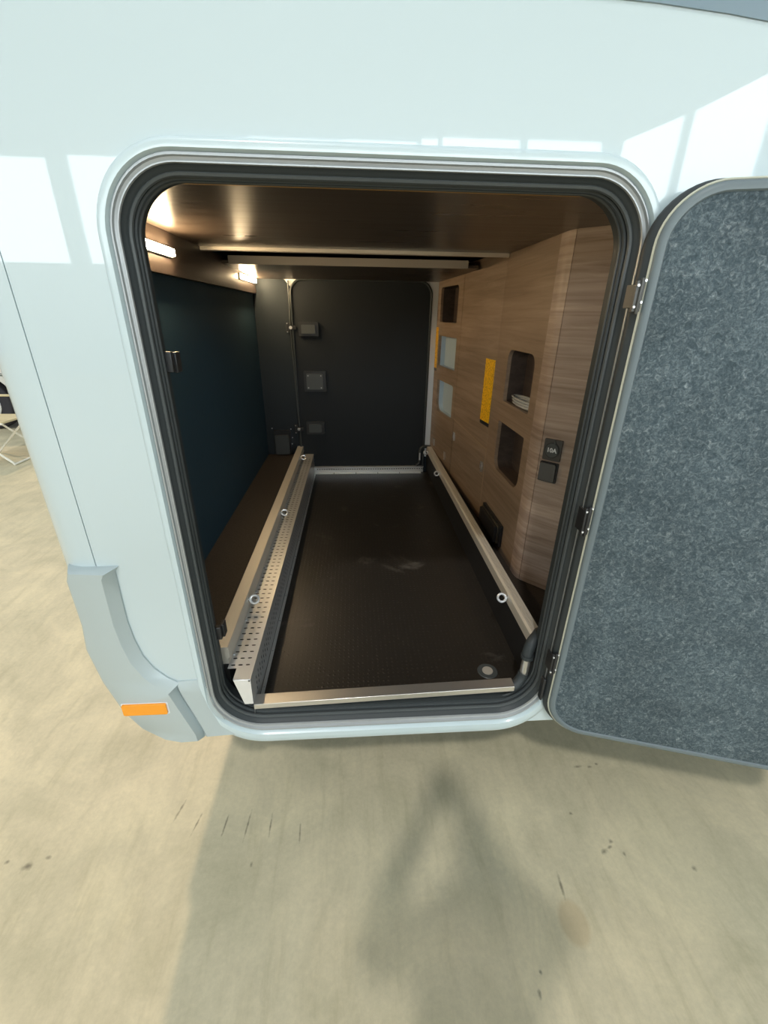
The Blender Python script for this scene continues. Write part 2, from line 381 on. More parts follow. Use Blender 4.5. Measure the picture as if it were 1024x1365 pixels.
# ------------------------------------------------------------------ locker frame
bm = NB()
white = [(0, 0, .012), (0, 0, .0), (.002, .004, -.006), (.005, .016, -.0095), (.009, .022, -.0105), (.017, .036, -.010), (.0195, .041, -.004), (.0205, .044, .004)]
loft(bm, [fring(*w) for w in white])
FR = place(link('locker_frame', bm, M['frame_white'], smooth=True), MH)
alu = [(.019, .041, .004), (.0205, .044, -.001), (.0225, .048, -.001), (.0235, .050, -.005), (.0255, .0535, -.005), (.0265, .056, .001), (.0315, .061, .003), (.0325, .0625, -.001), (.0345, .065, -.001), (.0352, .066, .003)]
bm = NB(); loft(bm, [fring(.0352, .066, .003), fring(.0362, .068, .007), fring(.040, .071, .010), fring(.043, .074, .016)]); place(link('seal_base', bm, M['rubber'], smooth=True), FR)
bm = NB(); loft(bm, [fring(*w) for w in alu]); place(link('frame_profile', bm, M['alu'], smooth=True), FR)
def seal(o, ob, y, rad, name, m, n=8):
    path = fring(o, ob, y); bm = NB(); k = len(path)
    rings = []
    for i, p in enumerate(path):
        # outward direction in the x-z plane
        a = Vector(path[(i + 1) % k]) - Vector(path[i - 1]); a.normalize(); nn = Vector((a.z, 0, -a.x))
        rings.append([Vector(p) + nn * rad * math.cos(2*PI*j/n) + Vector((0, 1, 0)) * rad * math.sin(2*PI*j/n) for j in range(n)])
    rings.append(rings[0]); vv = [[bm.verts.new(q) for q in rg] for rg in rings[:-1]]
    for i in range(k):
        for j in range(n): bm.faces.new((vv[i][j], vv[i][(j+1) % n], vv[(i+1) % k][(j+1) % n], vv[(i+1) % k][j]))
    return place(link(name, bm, m, smooth=True), FR)
seal(.0445, .0765, .020, .0052, 'rubber_seal', M['rubber_grey'])
seal(.0480, .0820, .032, .0050, 'rubber_seal', M['rubber'])
o = seal(.0500, .0850, .043, .0034, 'edge_trim', M['rubber_grey'])
# throat of the opening behind the seals
bm = NB(); loft(bm, [fring(.042, .073, .016), fring(.046, .080, .030), fring(.048, .083, .043), fring(.046, .083, .075), fring(-.03, .02, .075)])
place(link('frame_throat', bm, M['rubber'], smooth=True), FR)
# two latch keepers on the left jamb
for z in (1.457, 0.766):
    bm = NB(); box(bm, (-.388, .046, z - .020), (-.366, .060, z + .020)); box(bm, (-.372, .060, z - .022), (-.362, .085, z + .018))
    o = place(link('latch_keeper', bm, M['black_plastic'], bev=0.002), FR)

# ------------------------------------------------------------------ open locker door (child of the motorhome)
ANG = math.radians(-16.5)
DW, DB, DT = 0.905, 0.452, 1.765
U = Vector((math.cos(ANG), math.sin(ANG), 0)); Nn = Vector((math.sin(ANG), -math.cos(ANG), 0))
D0 = Vector((0.54, -0.04, 0))
def dfn(u, v, w):      # w>0 towards the outside of the vehicle (towards the viewer)
    p = D0 + U*u + Nn*w; return (p.x, p.y, v)
def dring(o, w, rad=0.10, dl=.010): return [dfn(u, v, w) for u, v in rr(-.018 + dl + o, DW - o, DB + o, DT - o, (rad + .012 - o, rad + .012 - o, rad - o, rad - o), 12)]
bm = NB(); vs = loft(bm, [dring(.012, -.034), dring(0.004, -.034), dring(-.001, -.028), dring(-.001, -.016), dring(.006, -.014)])
bm.faces.new(vs[0])
DOOR = place(link('locker_door', bm, M['paint'], smooth=True), MH); DOOR['label'] = 'open locker door, felt-lined inner side facing out'
bm = NB(); loft(bm, [dring(.004, -.029, dl=0), dring(.000, -.027, dl=0), dring(-.001, -.018, dl=0), dring(.001, -.012, dl=.002), dring(.003, -.007)]); place(link('door_seal', bm, M['rubber'], smooth=True), DOOR)
bm = NB(); loft(bm, [dring(.003, -.0075), dring(.0015, -.004), dring(.004, -.0015), dring(.006, -.003)]); place(link('seal_lip', bm, M['cream'], smooth=True), DOOR)
bm = NB(); loft(bm, [dring(.0055, -.006), dring(.0055, -.001), dring(.008, .003), dring(.014, .005), dring(.020, .005), dring(.0225, .001)]); place(link('edge_trim', bm, M['door_trim'], smooth=True), DOOR)
bm = NB(); vs = loft(bm, [dring(.018, -.006), dring(.021, .0005), dring(.024, .002)]); bm.faces.new(vs[-1]); place(link('felt_lining', bm, M['felt'], smooth=True), DOOR)
# hinges
for z0, z1, k in ((1.557, 1.617, 0), (1.087, 1.162, 1), (0.66, 0.735, 2)):
    hm = M['hinge_steel'] if k == 0 else M['black_plastic']
    bm = NB(); box(bm, (.518, -.040, z0 + .004), (.534, -.033, z1 - .004))
    box(bm, (.518, -.034, z0 + .010), (.522, -.008, z1 - .010))
    tube(bm, [(.527, -.041, z0), (.527, -.041, z1)], .0035, 10)
    h_ = place(link('hinge', bm, hm, smooth=True, bev=0.001), DOOR)
    if k == 0: h_['label'] = 'dull steel hinge'
    bm = NB()
    bm.free()
    for zz in (z0 + .012, z1 - .012):
        for q_ in ((.5205, -.0395, zz), (.5325, -.0395, zz + .008)):
            bm = NB(); cyl(bm, q_, (0, -1, 0), .0024, .003, 10); place(link('screw', bm, M['chrome'], smooth=True), DOOR)
# lower stay bracket at the bottom corner of the door
bm = NB(); box(bm, (.514, -.030, .555), (.521, -.012, .632)); place(link('stay_bracket', bm, M['black_plastic'], bev=0.002), DOOR)

# ------------------------------------------------------------------ garage compartment (setting)
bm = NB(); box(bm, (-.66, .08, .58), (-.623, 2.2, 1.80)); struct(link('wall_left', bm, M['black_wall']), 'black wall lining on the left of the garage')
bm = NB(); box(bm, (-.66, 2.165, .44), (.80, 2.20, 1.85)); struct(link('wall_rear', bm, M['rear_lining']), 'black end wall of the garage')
bm = NB(); box(bm, (.778, .08, .44), (.81, 2.165, 1.85)); struct(link('wall_side', bm, M['wood_dark']))
bm = NB(); box(bm, (-.623, .20, 1.787), (.778, 1.13, 1.805)); CE = struct(link('ceiling', bm, M['ceiling']), 'glossy brown ceiling board of the garage')
bm = NB(); box(bm, (-.623, .194, 1.786), (.778, .20, 1.799)); place(link('trim_edge', bm, M['gold']), CE); bm = NB()
bm = NB(); box(bm, (-.66, .08, 1.86), (.80, 2.2, 1.88)); struct(link('ceiling', bm, M['wood_dark']))
bm = NB(); box(bm, (-.623, .08, .58), (-.41, 2.165, .623)); struct(link('floor', bm, M['side_floor']), 'raised dark floor strip beside the left wall')
bm = NB(); box(bm, (.551, .08, .52), (.778, 2.165, .57)); struct(link('floor', bm, M['side_floor']), 'dark floor strip beside the wooden side')
bm = NB(); box(bm, (-.66, .08, 1.80), (-.623, 2.2, 1.86)); struct(link('trim_1', bm, M['black_wall']))
# band along the top of the left wall
bm = NB(); box(bm, (-.623, .08, 1.660), (-.600, 2.165, 1.787)); struct(link('trim_2', bm, M['wood_dark']), 'dark brown board along the top of the left wall')
# aluminium ceiling profile
bm = NB(); prism(bm, [(1.128, 1.775), (1.135, 1.772), (1.142, 1.775), (1.146, 1.780), (1.152, 1.775), (1.160, 1.775), (1.160, 1.80), (1.128, 1.80)], -.60, .648, 'x')
tag(link('ceiling_profile', bm, M['rail']), 'thin bright aluminium profile across the middle of the garage ceiling', 'profile')
# rear lower ceiling board with pale front beam
t = thing('ceiling_shelf', 'lowered brown board with a pale grey front beam at the far ceiling', 'shelf', (0, 1.8, 1.75))
bm = NB(); vs_ = [(-.60, 1.43, 1.757), (.60, 1.43, 1.757), (.60, 2.165, 1.742), (-.60, 2.165, 1.742)]
a = [bm.verts.new(p) for p in vs_]; b = [bm.verts.new((x, y, z + .012)) for x, y, z in vs_]
bm.faces.new(a); bm.faces.new(b)
for i in range(4): bm.faces.new((a[i], a[(i+1) % 4], b[(i+1) % 4], b[i]))
place(link('shelf_board', bm, M['ceiling']), t)
bm = NB(); box(bm, (-.565, 1.41, 1.753), (.545, 1.43, 1.787)); place(link('front_beam', bm, M['grey_beam'], bev=0.001), t)

# studded floor of the sunken tray
bm = NB(); box(bm, (-.372, .058, .455), (.531, 2.125, .490)); TR = struct(link('floor', bm, M['mat']), 'black studded rubber floor of the sunken loading tray')
bm = NB(); prism(bm, [(.531, .470), (.531, .490), (.5175, .645), (.545, .645), (.545, .470)], .06, 2.16); struct(link('trim_3', bm, M['tray_side']), 'black side of the sunken tray below the right rail')
bm = NB(); box(bm, (-.41, .08, .455), (-.374, 2.16, .625)); struct(link('trim_4', bm, M['tray_side']))
# drain
t = thing('floor_drain', 'round grey drain plug in the near right corner of the tray floor', 'drain', (.422, .152, .490))
bm = NB(); cyl(bm, (.422, .152, .489), (0, 0, 1), .034, .003, 28, .031); place(link('flange', bm, M['rubber_grey'], smooth=True), t)
bm = NB(); cyl(bm, (.422, .152, .491), (0, 0, 1), .018, .003, 24, .017); place(link('plug', bm, mat('pale_drain_plug', (.42, .39, .34), .5), smooth=True), t)

# ------------------------------------------------------------------ rails with lashing eyes
def eye(parent, x, y, z, side):
    bm = NB(); torus(bm, (x - side*0.019, y, z), (-.30*side, -1, .75), .0135, .0044, 22, 8)
    cyl(bm, (x - side*0.004, y, z), (side, 0, 0), .005, .006, 10); cyl(bm, (x, y, z), (side, 0, 0), .007, .003, 12)
    place(link('lashing_eye', bm, M['chrome'], smooth=True), parent)
RR = thing('lashing_rail', 'right grooved aluminium rail with ring eyes below the wooden side', 'rail', (.535, 1.1, .66))
g = [(.5175, .645), (.5175, .679), (.5235, .686), (.529, .686), (.529, .683), (.5315, .683), (.5315, .686), (.5385, .686), (.5385, .683), (.541, .683), (.541, .686), (.551, .686), (.551, .572), (.546, .572), (.546, .645)]
bm = NB(); prism(bm, g, .085, 2.155); place(link('rail_profile', bm, M['rail']), RR)
for y in (.312, 1.60, 2.046): eye(RR, .5175, y, .664, 1)
RL = thing('lashing_rail', 'left flat aluminium rail with ring eyes beside the perforated channel', 'rail', (-.39, 1.1, .66))
bm = NB(); prism(bm, [(-.412, .624), (-.412, .684), (-.410, .686), (-.371, .686), (-.369, .684), (-.369, .650), (-.374, .645), (-.374, .629), (-.372, .6275), (-.372, .6255), (-.376, .624)], .085, 2.155)
place(link('rail_profile', bm, M['rail']), RL)
for y in (.344, 1.054, 1.95): eye(RL, -.369, y, .664, -1)

# ------------------------------------------------------------------ perforated channel on the left of the tray
PC = thing('perforated_channel', 'folded perforated steel channel along the left of the tray', 'channel', (-.335, 1.0, .49))
def perf(bm, fn, nu, nv, u0, v0, cu, cv, su, sv):
    """grid of cells with elongated holes; slot half sizes su, sv"""
    cache = {}
    def V(u, v):
        k = (round(u, 6), round(v, 6))
        if k not in cache: cache[k] = bm.verts.new(fn(u, v))
        return cache[k]
    for i in range(nu):
        for j in range(nv):
            x, y = u0 + i*cu, v0 + j*cv
            out = [(x, y), (x+cu/2, y), (x+cu, y), (x+cu, y+cv/2), (x+cu, y+cv), (x+cu/2, y+cv), (x, y+cv), (x, y+cv/2)]
            cx, cy = x + cu/2, y + cv/2
            inn = [(cx-su*.8, cy-sv*.8), (cx, cy-sv), (cx+su*.8, cy-sv*.8), (cx+su, cy), (cx+su*.8, cy+sv*.8), (cx, cy+sv), (cx-su*.8, cy+sv*.8), (cx-su, cy)]
            O = [V(*p) for p in out]; I = [bm.verts.new(fn(*p)) for p in inn]
            for k in range(8): bm.faces.new((O[k], O[(k+1) % 8], I[(k+1) % 8], I[k]))
def quad(bm, *p): bm.faces.new([bm.verts.new(q) for q in p])
bm = NB(); NY = 74; PY = .027
perf(bm, lambda u, v: (u, v, .6275), 3, NY, -.3705, .0625, .0210, PY, .0062, .0026)
quad(bm, (-.3725, .0625, .6275), (-.3705, .0625, .6275), (-.3705, .0625 + NY*PY, .6275), (-.3725, .0625 + NY*PY, .6275))
quad(bm, (-.3075, .02, .6275), (-.2990, .02, .6275), (-.2990, 2.155, .6275), (-.3075, 2.155, .6275))
quad(bm, (-.3470, .02, .6275), (-.3075, .02, .6275), (-.3075, .0625, .6275), (-.3470, .0625, .6275))
quad(bm, (-.3725, .0625 + NY*PY, .6275), (-.3075, .0625 + NY*PY, .6275), (-.3075, 2.155, .6275), (-.3725, 2.155, .6275))
place(link('top_sheet', bm, M['perf']), PC)
bm = NB()
perf(bm, lambda u, v: (-.2990 - .0025*(.6275 - u)/.1375, v, u), 3, NY, .528, .0625, .0205, PY, .0062, .0026)
def sd(z): return -.2990 - .0025*(.6275 - z)/.1375
quad(bm, (sd(.6275), .02, .6275), (sd(.5895), .02, .5895), (sd(.5895), 2.155, .5895), (sd(.6275), 2.155, .6275))
quad(bm, (sd(.528), .02, .528), (sd(.4905), .02, .4905), (sd(.4905), 2.12, .4905), (sd(.528), 2.12, .528))
quad(bm, (sd(.5895), .02, .5895), (sd(.528), .02, .528), (sd(.528), .0625, .528), (sd(.5895), .0625, .5895))
quad(bm, (sd(.528), .0625 + NY*PY, .528), (sd(.5895), .0625 + NY*PY, .5895), (sd(.5895), 2.15, .5895), (sd(.528), 2.15, .528))
place(link('side_sheet', bm, M['perf']), PC)
bm = NB(); box(bm, (-.2995, .06, .490), (-.289, 2.12, .4925)); place(link('foot_flange', bm, M['perf']), PC)
bm = NB(); plate(bm, [[(-.3465, .6275), (-.299, .6275), (-.3005, .535), (-.325, .535)]], lambda u, v, w: (u, .0185 + w, v), .002); place(link('end_cap', bm, M['chrome'], bev=0.001), PC)
bm = NB(); cyl(bm, (-.303, .0190, .623), (0, -1, 0), .003, .001, 10); place(link('cap_hole', bm, M['black_plastic']), PC)
bm = NB()
for k in range(13): cyl(bm, (-.368, .12 + k*.16, .627), (0.3, 0, 1), .003, .003, 8)
place(link('rivet', bm, M['chrome'], smooth=True), PC)['kind'] = 'stuff'
bm = NB()
for k in range(13): cyl(bm, (-.2935, .12 + k*.16, .492), (0, 0, 1), .0025, .002, 8)
place(link('flange_rivet', bm, M['chrome'], smooth=True), PC)['kind'] = 'stuff'

# back angle at the far end of the tray
BA = thing('perforated_angle', 'perforated steel angle across the far end of the tray', 'angle', (.09, 2.12, .49))
bm = NB(); perf(bm, lambda u, v: (u, 2.128, v), 46, 1, -.285, .508, .017, .018, .004, .0035)
quad(bm, (-.34, 2.128, .526), (.50, 2.128, .526), (.50, 2.128, .534), (-.34, 2.128, .534))
quad(bm, (-.34, 2.128, .4905), (.50, 2.128, .4905), (.50, 2.128, .508), (-.34, 2.128, .508))
quad(bm, (-.34, 2.128, .508), (-.285, 2.128, .508), (-.285, 2.128, .526), (-.34, 2.128, .526))
place(link('upright_sheet', bm, M['perf']), BA)
bm = NB(); box(bm, (-.34, 2.129, .531), (.50, 2.160, .534)); place(link('top_flange', bm, M['perf']), BA)
bm = NB()
for k in range(5): box(bm, (-.315 + k*.16, 2.095, .4905), (-.16 + k*.16, 2.128, .493))
place(link('foot_flange', bm, M['perf']), BA)

# front sill
bm = NB()
zl, zr = .528, .556
P = [(-.302, .022, zl), (.460, .022, zr), (.460, .056, zr + .001), (-.302, .060, zl + .001)]
a = [bm.verts.new(p) for p in P]; b = [bm.verts.new((x, y, z - (.018 if y < .03 else .05))) for x, y, z in P]
bm.faces.new(a); bm.faces.new(b)
for i in range(4): bm.faces.new((a[i], a[(i+1) % 4], b[(i+1) % 4], b[i]))
tag(link('front_sill', bm, M['steel'], bev=0.0012), 'brushed steel sill across the near edge of the tray', 'sill')
bm = NB(); box(bm, (-.40, .056, .455), (.53, .078, .500)); box(bm, (-.40, .032, .486), (.50, .058, .500)); struct(link('trim_5', bm, M['rubber']))

# drain pipes at the near and far right corners of the tray
def bez(pts, n=6):
    out = []
    P = [Vector(p) for p in pts]
    for i in range(len(P) - 1):
        p0 = P[max(i-1, 0)]; p1 = P[i]; p2 = P[i+1]; p3 = P[min(i+2, len(P)-1)]
        for k in range(n):
            t = k/n; out.append(0.5*((2*p1) + (p2-p0)*t + (2*p0-5*p1+4*p2-p3)*t*t + (3*p1-p0-3*p2+p3)*t**3))
    out.append(P[-1]); return out
DP = thing('drain_pipe', 'black rubber elbow pipe at the near right corner of the opening', 'pipe', (.50, .07, .55))
bm = NB(); tube(bm, bez([(.555, .125, .668), (.535, .092, .686), (.510, .070, .677), (.500, .062, .652), (.499, .060, .634)]), .0165, 14); cyl(bm, (.499, .060, .642), (0, 0, -1), .0185, .012, 16)
place(link('upper_elbow', bm, M['rubber'], smooth=True), DP)
bm = NB(); cyl(bm, (.499, .060, .634), (-.02, -.015, -1), .0125, .066, 16); place(link('metal_tube', bm, M['steel'], smooth=True), DP)
bm = NB(); tube(bm, bez([(.498, .059, .572), (.492, .057, .555), (.476, .050, .537), (.452, .045, .528)]), .0165, 14); place(link('lower_elbow', bm, M['rubber'], smooth=True), DP)
DP2 = thing('drain_pipe', 'black rubber elbow pipe at the far right corner of the tray', 'pipe', (.48, 2.13, .55))
bm = NB(); tube(bm, bez([(.545, 2.135, .680), (.500, 2.132, .682), (.474, 2.128, .668), (.470, 2.126, .640)]), .011, 12); place(link('upper_elbow', bm, M['rubber'], smooth=True), DP2)
bm = NB(); cyl(bm, (.470, 2.126, .645), (0, 0, -1), .0075, .07, 12); place(link('metal_tube', bm, M['chrome'], smooth=True), DP2)
bm = NB(); tube(bm, bez([(.470, 2.126, .585), (.466, 2.124, .560), (.445, 2.122, .545)]), .010, 12); place(link('lower_elbow', bm, M['rubber'], smooth=True), DP2)

# ------------------------------------------------------------------ far locker door
FD = thing('locker_door', 'closed black locker door at the far end of the garage', 'door', (.057, 2.15, .50))
bm = NB()
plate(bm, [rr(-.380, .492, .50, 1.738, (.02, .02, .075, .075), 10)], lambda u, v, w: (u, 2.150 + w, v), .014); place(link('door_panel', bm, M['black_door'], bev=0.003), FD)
# rubber seal round it
bm = NB(); pts = rr(-.387, .498, .50, 1.744, (.02, .02, .08, .08), 10); pts = pts[22:]; pts = [(.498, .50)] + pts + [(-.387, .50)]
tube(bm, [(u, 2.146, v) for u, v in pts], .0075, 8); place(link('door_seal', bm, M['rubber'], smooth=True), FD)
bm = NB(); tube(bm, bez([(-.400, 2.150, 1.735), (-.398, 2.140, 1.60), (-.402, 2.140, 1.47), (-.396, 2.140, 1.2), (-.392, 2.142, .95), (-.384, 2.140, .80), (-.380, 2.142, .60)]), .004, 8)
place(link('seal_lip', bm, M['rubber_grey'], smooth=True), FD)
bm = NB(); pts = rr(-.402, .512, .60, 1.752, (.02, .02, .09, .09), 10); q = rr(-.425, .548, .60, 1.7525, (.02, .02, .01, .01), 10)
plate(bm, [q, rr(-.398, .506, .605, 1.7515, (.02, .02, .09, .09), 10)[::-1]], lambda u, v, w: (u, 2.158 + w, v), .005)
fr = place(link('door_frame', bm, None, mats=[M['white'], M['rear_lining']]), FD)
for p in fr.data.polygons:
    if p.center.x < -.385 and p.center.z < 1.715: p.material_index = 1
fr['label'] = 'white door frame'
def cover(x0, x1, z0, z1, parent, depth, name, screws=False, lab=None):
    bm = NB(); plate(bm, [rr(x0, x1, z0, z1, .006, 4)], lambda u, v, w: (u, 2.149 - w, v), depth * .55)
    o = place(link(name, bm, M['black_plastic'], bev=0.003), parent)
    bm = NB(); plate(bm, [rr(x0 + .018, x1 - .020, z0 + .016, z1 - .016, .004, 4)], lambda u, v, w: (u, 2.149 - depth*.55 - w, v), depth * .45)
    place(link('raised_face', bm, M['rubber_grey'], bev=0.002), o)
    if screws:
        for sx in (x0 + .030, x1 - .032):
            for sz in (z0 + .028, z1 - .028):
                bm = NB(); cyl(bm, (sx, 2.149 - depth, sz), (0, -1, 0), .0045, .003, 8); place(link('screw', bm, M['chrome']), o)
    if lab: o['label'] = lab
cover(-.350, -.225, 1.418, 1.502, FD, .035, 'latch_cover')
cover(-.337, -.190, 1.068, 1.202, FD, .022, 'lock_cover', True, 'square cover with four screws')
cover(-.338, -.214, .776, .864, FD, .028, 'latch_cover')
for (x, z) in ((-.400, 1.468), (-.392, .812)):
    bm = NB(); box(bm, (x - .030, 2.138, z - .028), (x - .006, 2.158, z + .028)); box(bm, (x - .01, 2.136, z - .012), (x + .035, 2.150, z + .012))
    h_ = place(link('hinge', bm, M['black_plastic'], bev=0.002), FD)
    bm = NB(); cyl(bm, (x, 2.137, z), (0, -1, 0), .010, .006, 12); place(link('hinge_bolt', bm, M['chrome'], smooth=True), h_)
    for zz in (z - .026, z + .024): bm = NB(); cyl(bm, (x - .022, 2.139, zz), (0, -1, 0), .0035, .003, 8); place(link('screw', bm, M['chrome']), h_)
# vent box low on the end wall
VB = thing('wall_vent', 'small black vent box low on the end wall beside the far door', 'vent', (-.515, 2.165, .69))
bm = NB(); plate(bm, [rr(-.572, -.455, .627, .800, .008, 4)], lambda u, v, w: (u, 2.166 - w, v), .02); place(link('vent_body', bm, M['black_plastic'], bev=0.003), VB)
bm = NB(); plate(bm, [rr(-.562, -.466, .632, .770, .006, 4)], lambda u, v, w: (u, 2.146 - w, v), .016); place(link('vent_face', bm, M['rubber_grey'], bev=0.002), VB)
for (x, z) in ((-.583, .812), (-.452, .806), (-.45, .70), (-.445, .745)): bm = NB(); cyl(bm, (x, 2.166, z), (0, -1, 0), .0045, .004, 8); place(link('screw', bm, M['chrome']), VB)

# ------------------------------------------------------------------ led lights
for k, (y0, y1) in enumerate(((.50, .795), (1.74, 2.12))):
    t = thing('led_light', ('glowing LED strip lamp high on the left wall near the opening', 'glowing LED strip lamp high on the left wall at the far end')[k], 'light', (-.60, (y0+y1)/2, 1.73), 'warm LED strip lamps under the ceiling')
    bm = NB(); box(bm, (-.6005, y0 - .006, 1.712), (-.592, y1 + .006, 1.742)); place(link('lamp_body', bm, M['white_metal'], bev=0.002), t)
    bm = NB(); box(bm, (-.592, y0, 1.716), (-.583, y1, 1.737)); place(link('diffuser', bm, M['led'], bev=0.003), t)

# ------------------------------------------------------------------ wooden side
WS_ = thing('storage_cabinet', 'walnut-look wooden cabinet side with cut-out pockets along the right', 'cabinet', (.65, 1.2, .57))
def fnA(u, v, w): return (.65 + w, u, v)                 # u = y, w into the cabinet
kk = 1 / math.hypot(.105, 1)
def fnB(u, v, w): return (.65 - .105*kk*u + w*kk, 1.15 + kk*u + w*.105*kk, v)
def pocket(name, fn, l, r, b, t, rad, depth, m, par, floor_m=None):
    lp = rr(l - .001, r + .001, b - .001, t + .001, rad, 5)
    bm = NB(); vs = loft(bm, [[fn(u, v, .014) for u, v in lp], [fn(u, v, depth) for u, v in lp]])
    bm.faces.new(vs[-1]); o = place(link(name, bm, m, smooth=True), par); return o
hA1 = (.700, .997, 1.213, 1.426, (.012, .012, .045, .045)); hA2 = (.700, 1.018, .905, 1.124, (.05, .05, .006, .006))
bm = NB(); top = 1.787
plate(bm, [[(.605, .560), (1.148, .560), (1.148, top), (.605, top)], rr(*hA1, 6)[::-1], rr(*hA2, 6)[::-1]], fnA, .016)
PA = place(link('pocket_panel', bm, M['wood']), WS_)
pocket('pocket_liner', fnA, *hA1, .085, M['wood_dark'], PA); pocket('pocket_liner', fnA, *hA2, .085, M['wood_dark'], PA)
bm = NB(); plate(bm, [[(.0, .9505), (.527, .9865), (.527, 1.80), (.0, 1.80)]], fnB, .016); place(link('middle_panel', bm, M['wood'], bev=.001), WS_)
# hinged access flap below (sloping top edge as in the place itself)
bm = NB(); plate(bm, [[(.002, .566), (.522, .610), (.522, .981), (.002, .946)]], fnB, .016); AF = place(link('access_flap', bm, M['wood'], bev=.0015), WS_)
bm = NB(); plate(bm, [[(-.004, .950), (.526, .986), (.526, .9815), (.0015, .9465), (.0015, .566), (-.004, .566)]], lambda a, b, w: fnB(a, b, w - .0012), .012); place(link('flap_edge', bm, M['wood_edge']), WS_)
hB1 = (.610, .950, 1.512, 1.708, (.01, .02, .02, .03)); hB2 = (.588, .937, 1.252, 1.433, (.006, .006, .006, .006)); hB3 = (.585, .915, .968, 1.166, (.006, .06, .006, .02))
bm = NB(); plate(bm, [[(.530, .60), (1.04, .60), (1.04, 1.80), (.530, 1.80)]] + [rr(*h, 5)[::-1] for h in (hB1, hB2, hB3)], fnB, .016)
PB = place(link('pocket_panel', bm, M['wood']), WS_)
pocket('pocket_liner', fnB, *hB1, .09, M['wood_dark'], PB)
for h in (hB2, hB3):
    o = pocket('pocket_liner', fnB, *h, .045, M['pale_liner'], PB); o['label'] = 'pale pocket liner coloured as if lit bluish'
# metal clips
for (u, z) in ((.492, .893), (.905, .746), (.649, .725), (.035, .855)):
    bm = NB(); plate(bm, [[(u - .012, z - .018), (u + .012, z - .018), (u + .012, z + .018), (u - .012, z + .018)]], lambda a, b, w: fnB(a, b, -w), .006)
    plate(bm, [[(u - .016, z - .030), (u - .004, z - .030), (u - .004, z + .004), (u - .016, z + .004)]], lambda a, b, w: fnB(a, b, -w), .009)
    place(link('metal_clip', bm, M['steel'], bev=.001), WS_)
# corner post
pts = [(.650, .605), (.6505, .595), (.6525, .583), (.656, .573), (.6615, .5645)]
bm = NB(); prism(bm, [(.65, .640), (.6498, .612)] + pts + [(.675, .575), (.668, .640)], .566, top, 'z')
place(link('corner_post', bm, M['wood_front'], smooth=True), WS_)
cd = Vector((.696, -.718, 0)); cn = Vector((-.718, -.696, 0))
c0 = Vector((.650, .568, 0))
def fnC(u, v, w): p = c0 + cd*u + cn*w; return (p.x, p.y, v)
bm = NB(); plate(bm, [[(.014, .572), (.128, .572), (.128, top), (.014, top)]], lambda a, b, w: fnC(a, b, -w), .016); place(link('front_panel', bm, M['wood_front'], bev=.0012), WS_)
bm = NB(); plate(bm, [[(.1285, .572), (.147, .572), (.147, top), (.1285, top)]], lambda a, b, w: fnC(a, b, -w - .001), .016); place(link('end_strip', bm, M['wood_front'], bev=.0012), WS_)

# warning labels
for (u0, u1, z0, z1, lab) in ((.008, .120, 1.074, 1.366, 'yellow warning sticker on the wooden side between the pockets'), (.960, 1.036, 1.230, 1.481, 'yellow warning sticker at the far end of the wooden side')):
    bm = NB(); plate(bm, [[(u0, z0), (u1, z0), (u1, z1), (u0, z1)]], lambda a, b, w: fnB(a, b, -w), .0012)
    o = link('warning_sticker', bm, M['label']); tag(o, lab, 'sticker', 'yellow warning stickers')
    bm = NB(); plate(bm, [[(u0, z0 - .018), (u1, z0 - .018), (u1, z0 - .001), (u0, z0 - .001)]], lambda a, b, w: fnB(a, b, -w), .001); link('sticker_foot', bm, M['black_plastic'], o)

# black fuse box on the wooden side
FB = thing('fuse_box', 'black rectangular box mounted low on the wooden side', 'box', (.65, .92, .65))
bm = NB(); plate(bm, [rr(.778, 1.062, .598, .703, .008, 4)], lambda u, v, w: (.65 - w, u, v), .014); place(link('box_base', bm, M['black_plastic'], bev=0.002), FB)
bm = NB(); plate(bm, [rr(.792, 1.050, .607, .695, .008, 4)], lambda u, v, w: (.636 - w, u, v), .006); place(link('rim', bm, mat('dark_bronze_rim', (.09, .08, .06), .35, .4), bev=0.002), FB)
bm = NB(); plate(bm, [rr(.800, 1.042, .612, .690, .006, 4)], lambda u, v, w: (.630 - w, u, v), .014); place(link('box_cover', bm, M['black_plastic'], bev=0.003), FB)

# power socket and switch on the chamfered front
PS = thing('power_socket', 'square dark 10A power socket on the front wooden panel', 'socket', fnC(.057, 1.127, 0))
bm = NB(); plate(bm, [rr(.026, .089, 1.090, 1.165, .003, 4)], fnC, .006); place(link('faceplate', bm, mat('dark_grey_plastic', (.055, .052, .050), .45), bev=.001), PS)
bm = NB(); ci = [(.057 + .026*math.cos(2*PI*i/28), 1.127 + .028*math.sin(2*PI*i/28)) for i in range(28)]
cj = [(.057 + .023*math.cos(2*PI*i/28), 1.127 + .025*math.sin(2*PI*i/28)) for i in range(28)]
plate(bm, [ci, cj[::-1]], lambda a, b, w: fnC(a, b, .006 + w), .002); place(link('ring', bm, M['black_plastic']), PS)
bm = NB(); plate(bm, [cj], lambda a, b, w: fnC(a, b, .006 + w), .004); plate(bm, [[(.060, 1.150), (.066, 1.150), (.066, 1.162), (.060, 1.162)]], lambda a, b, w: fnC(a, b, .006 + w), .003)
cp = place(link('socket_cap', bm, M['rubber_grey'], bev=.001), PS)
tx = bpy.data.curves.new('lettering', 'FONT'); tx.body = '10A'; tx.size = .021; tx.align_x = 'CENTER'; tx.align_y = 'CENTER'; tx.extrude = .0004; tx.offset = .0006
to = bpy.data.objects.new('tmp', tx); COL.objects.link(to); bpy.context.view_layer.update()
me = bpy.data.meshes.new_from_object(to.evaluated_get(bpy.context.evaluated_depsgraph_get())); bpy.data.objects.remove(to)
for v_ in me.vertices:
    # stands upright on the panel, reading left to right seen from the opening
    v_.co = Vector(fnC(.057 + v_.co.x, 1.127 + v_.co.y, .0105 + v_.co.z))
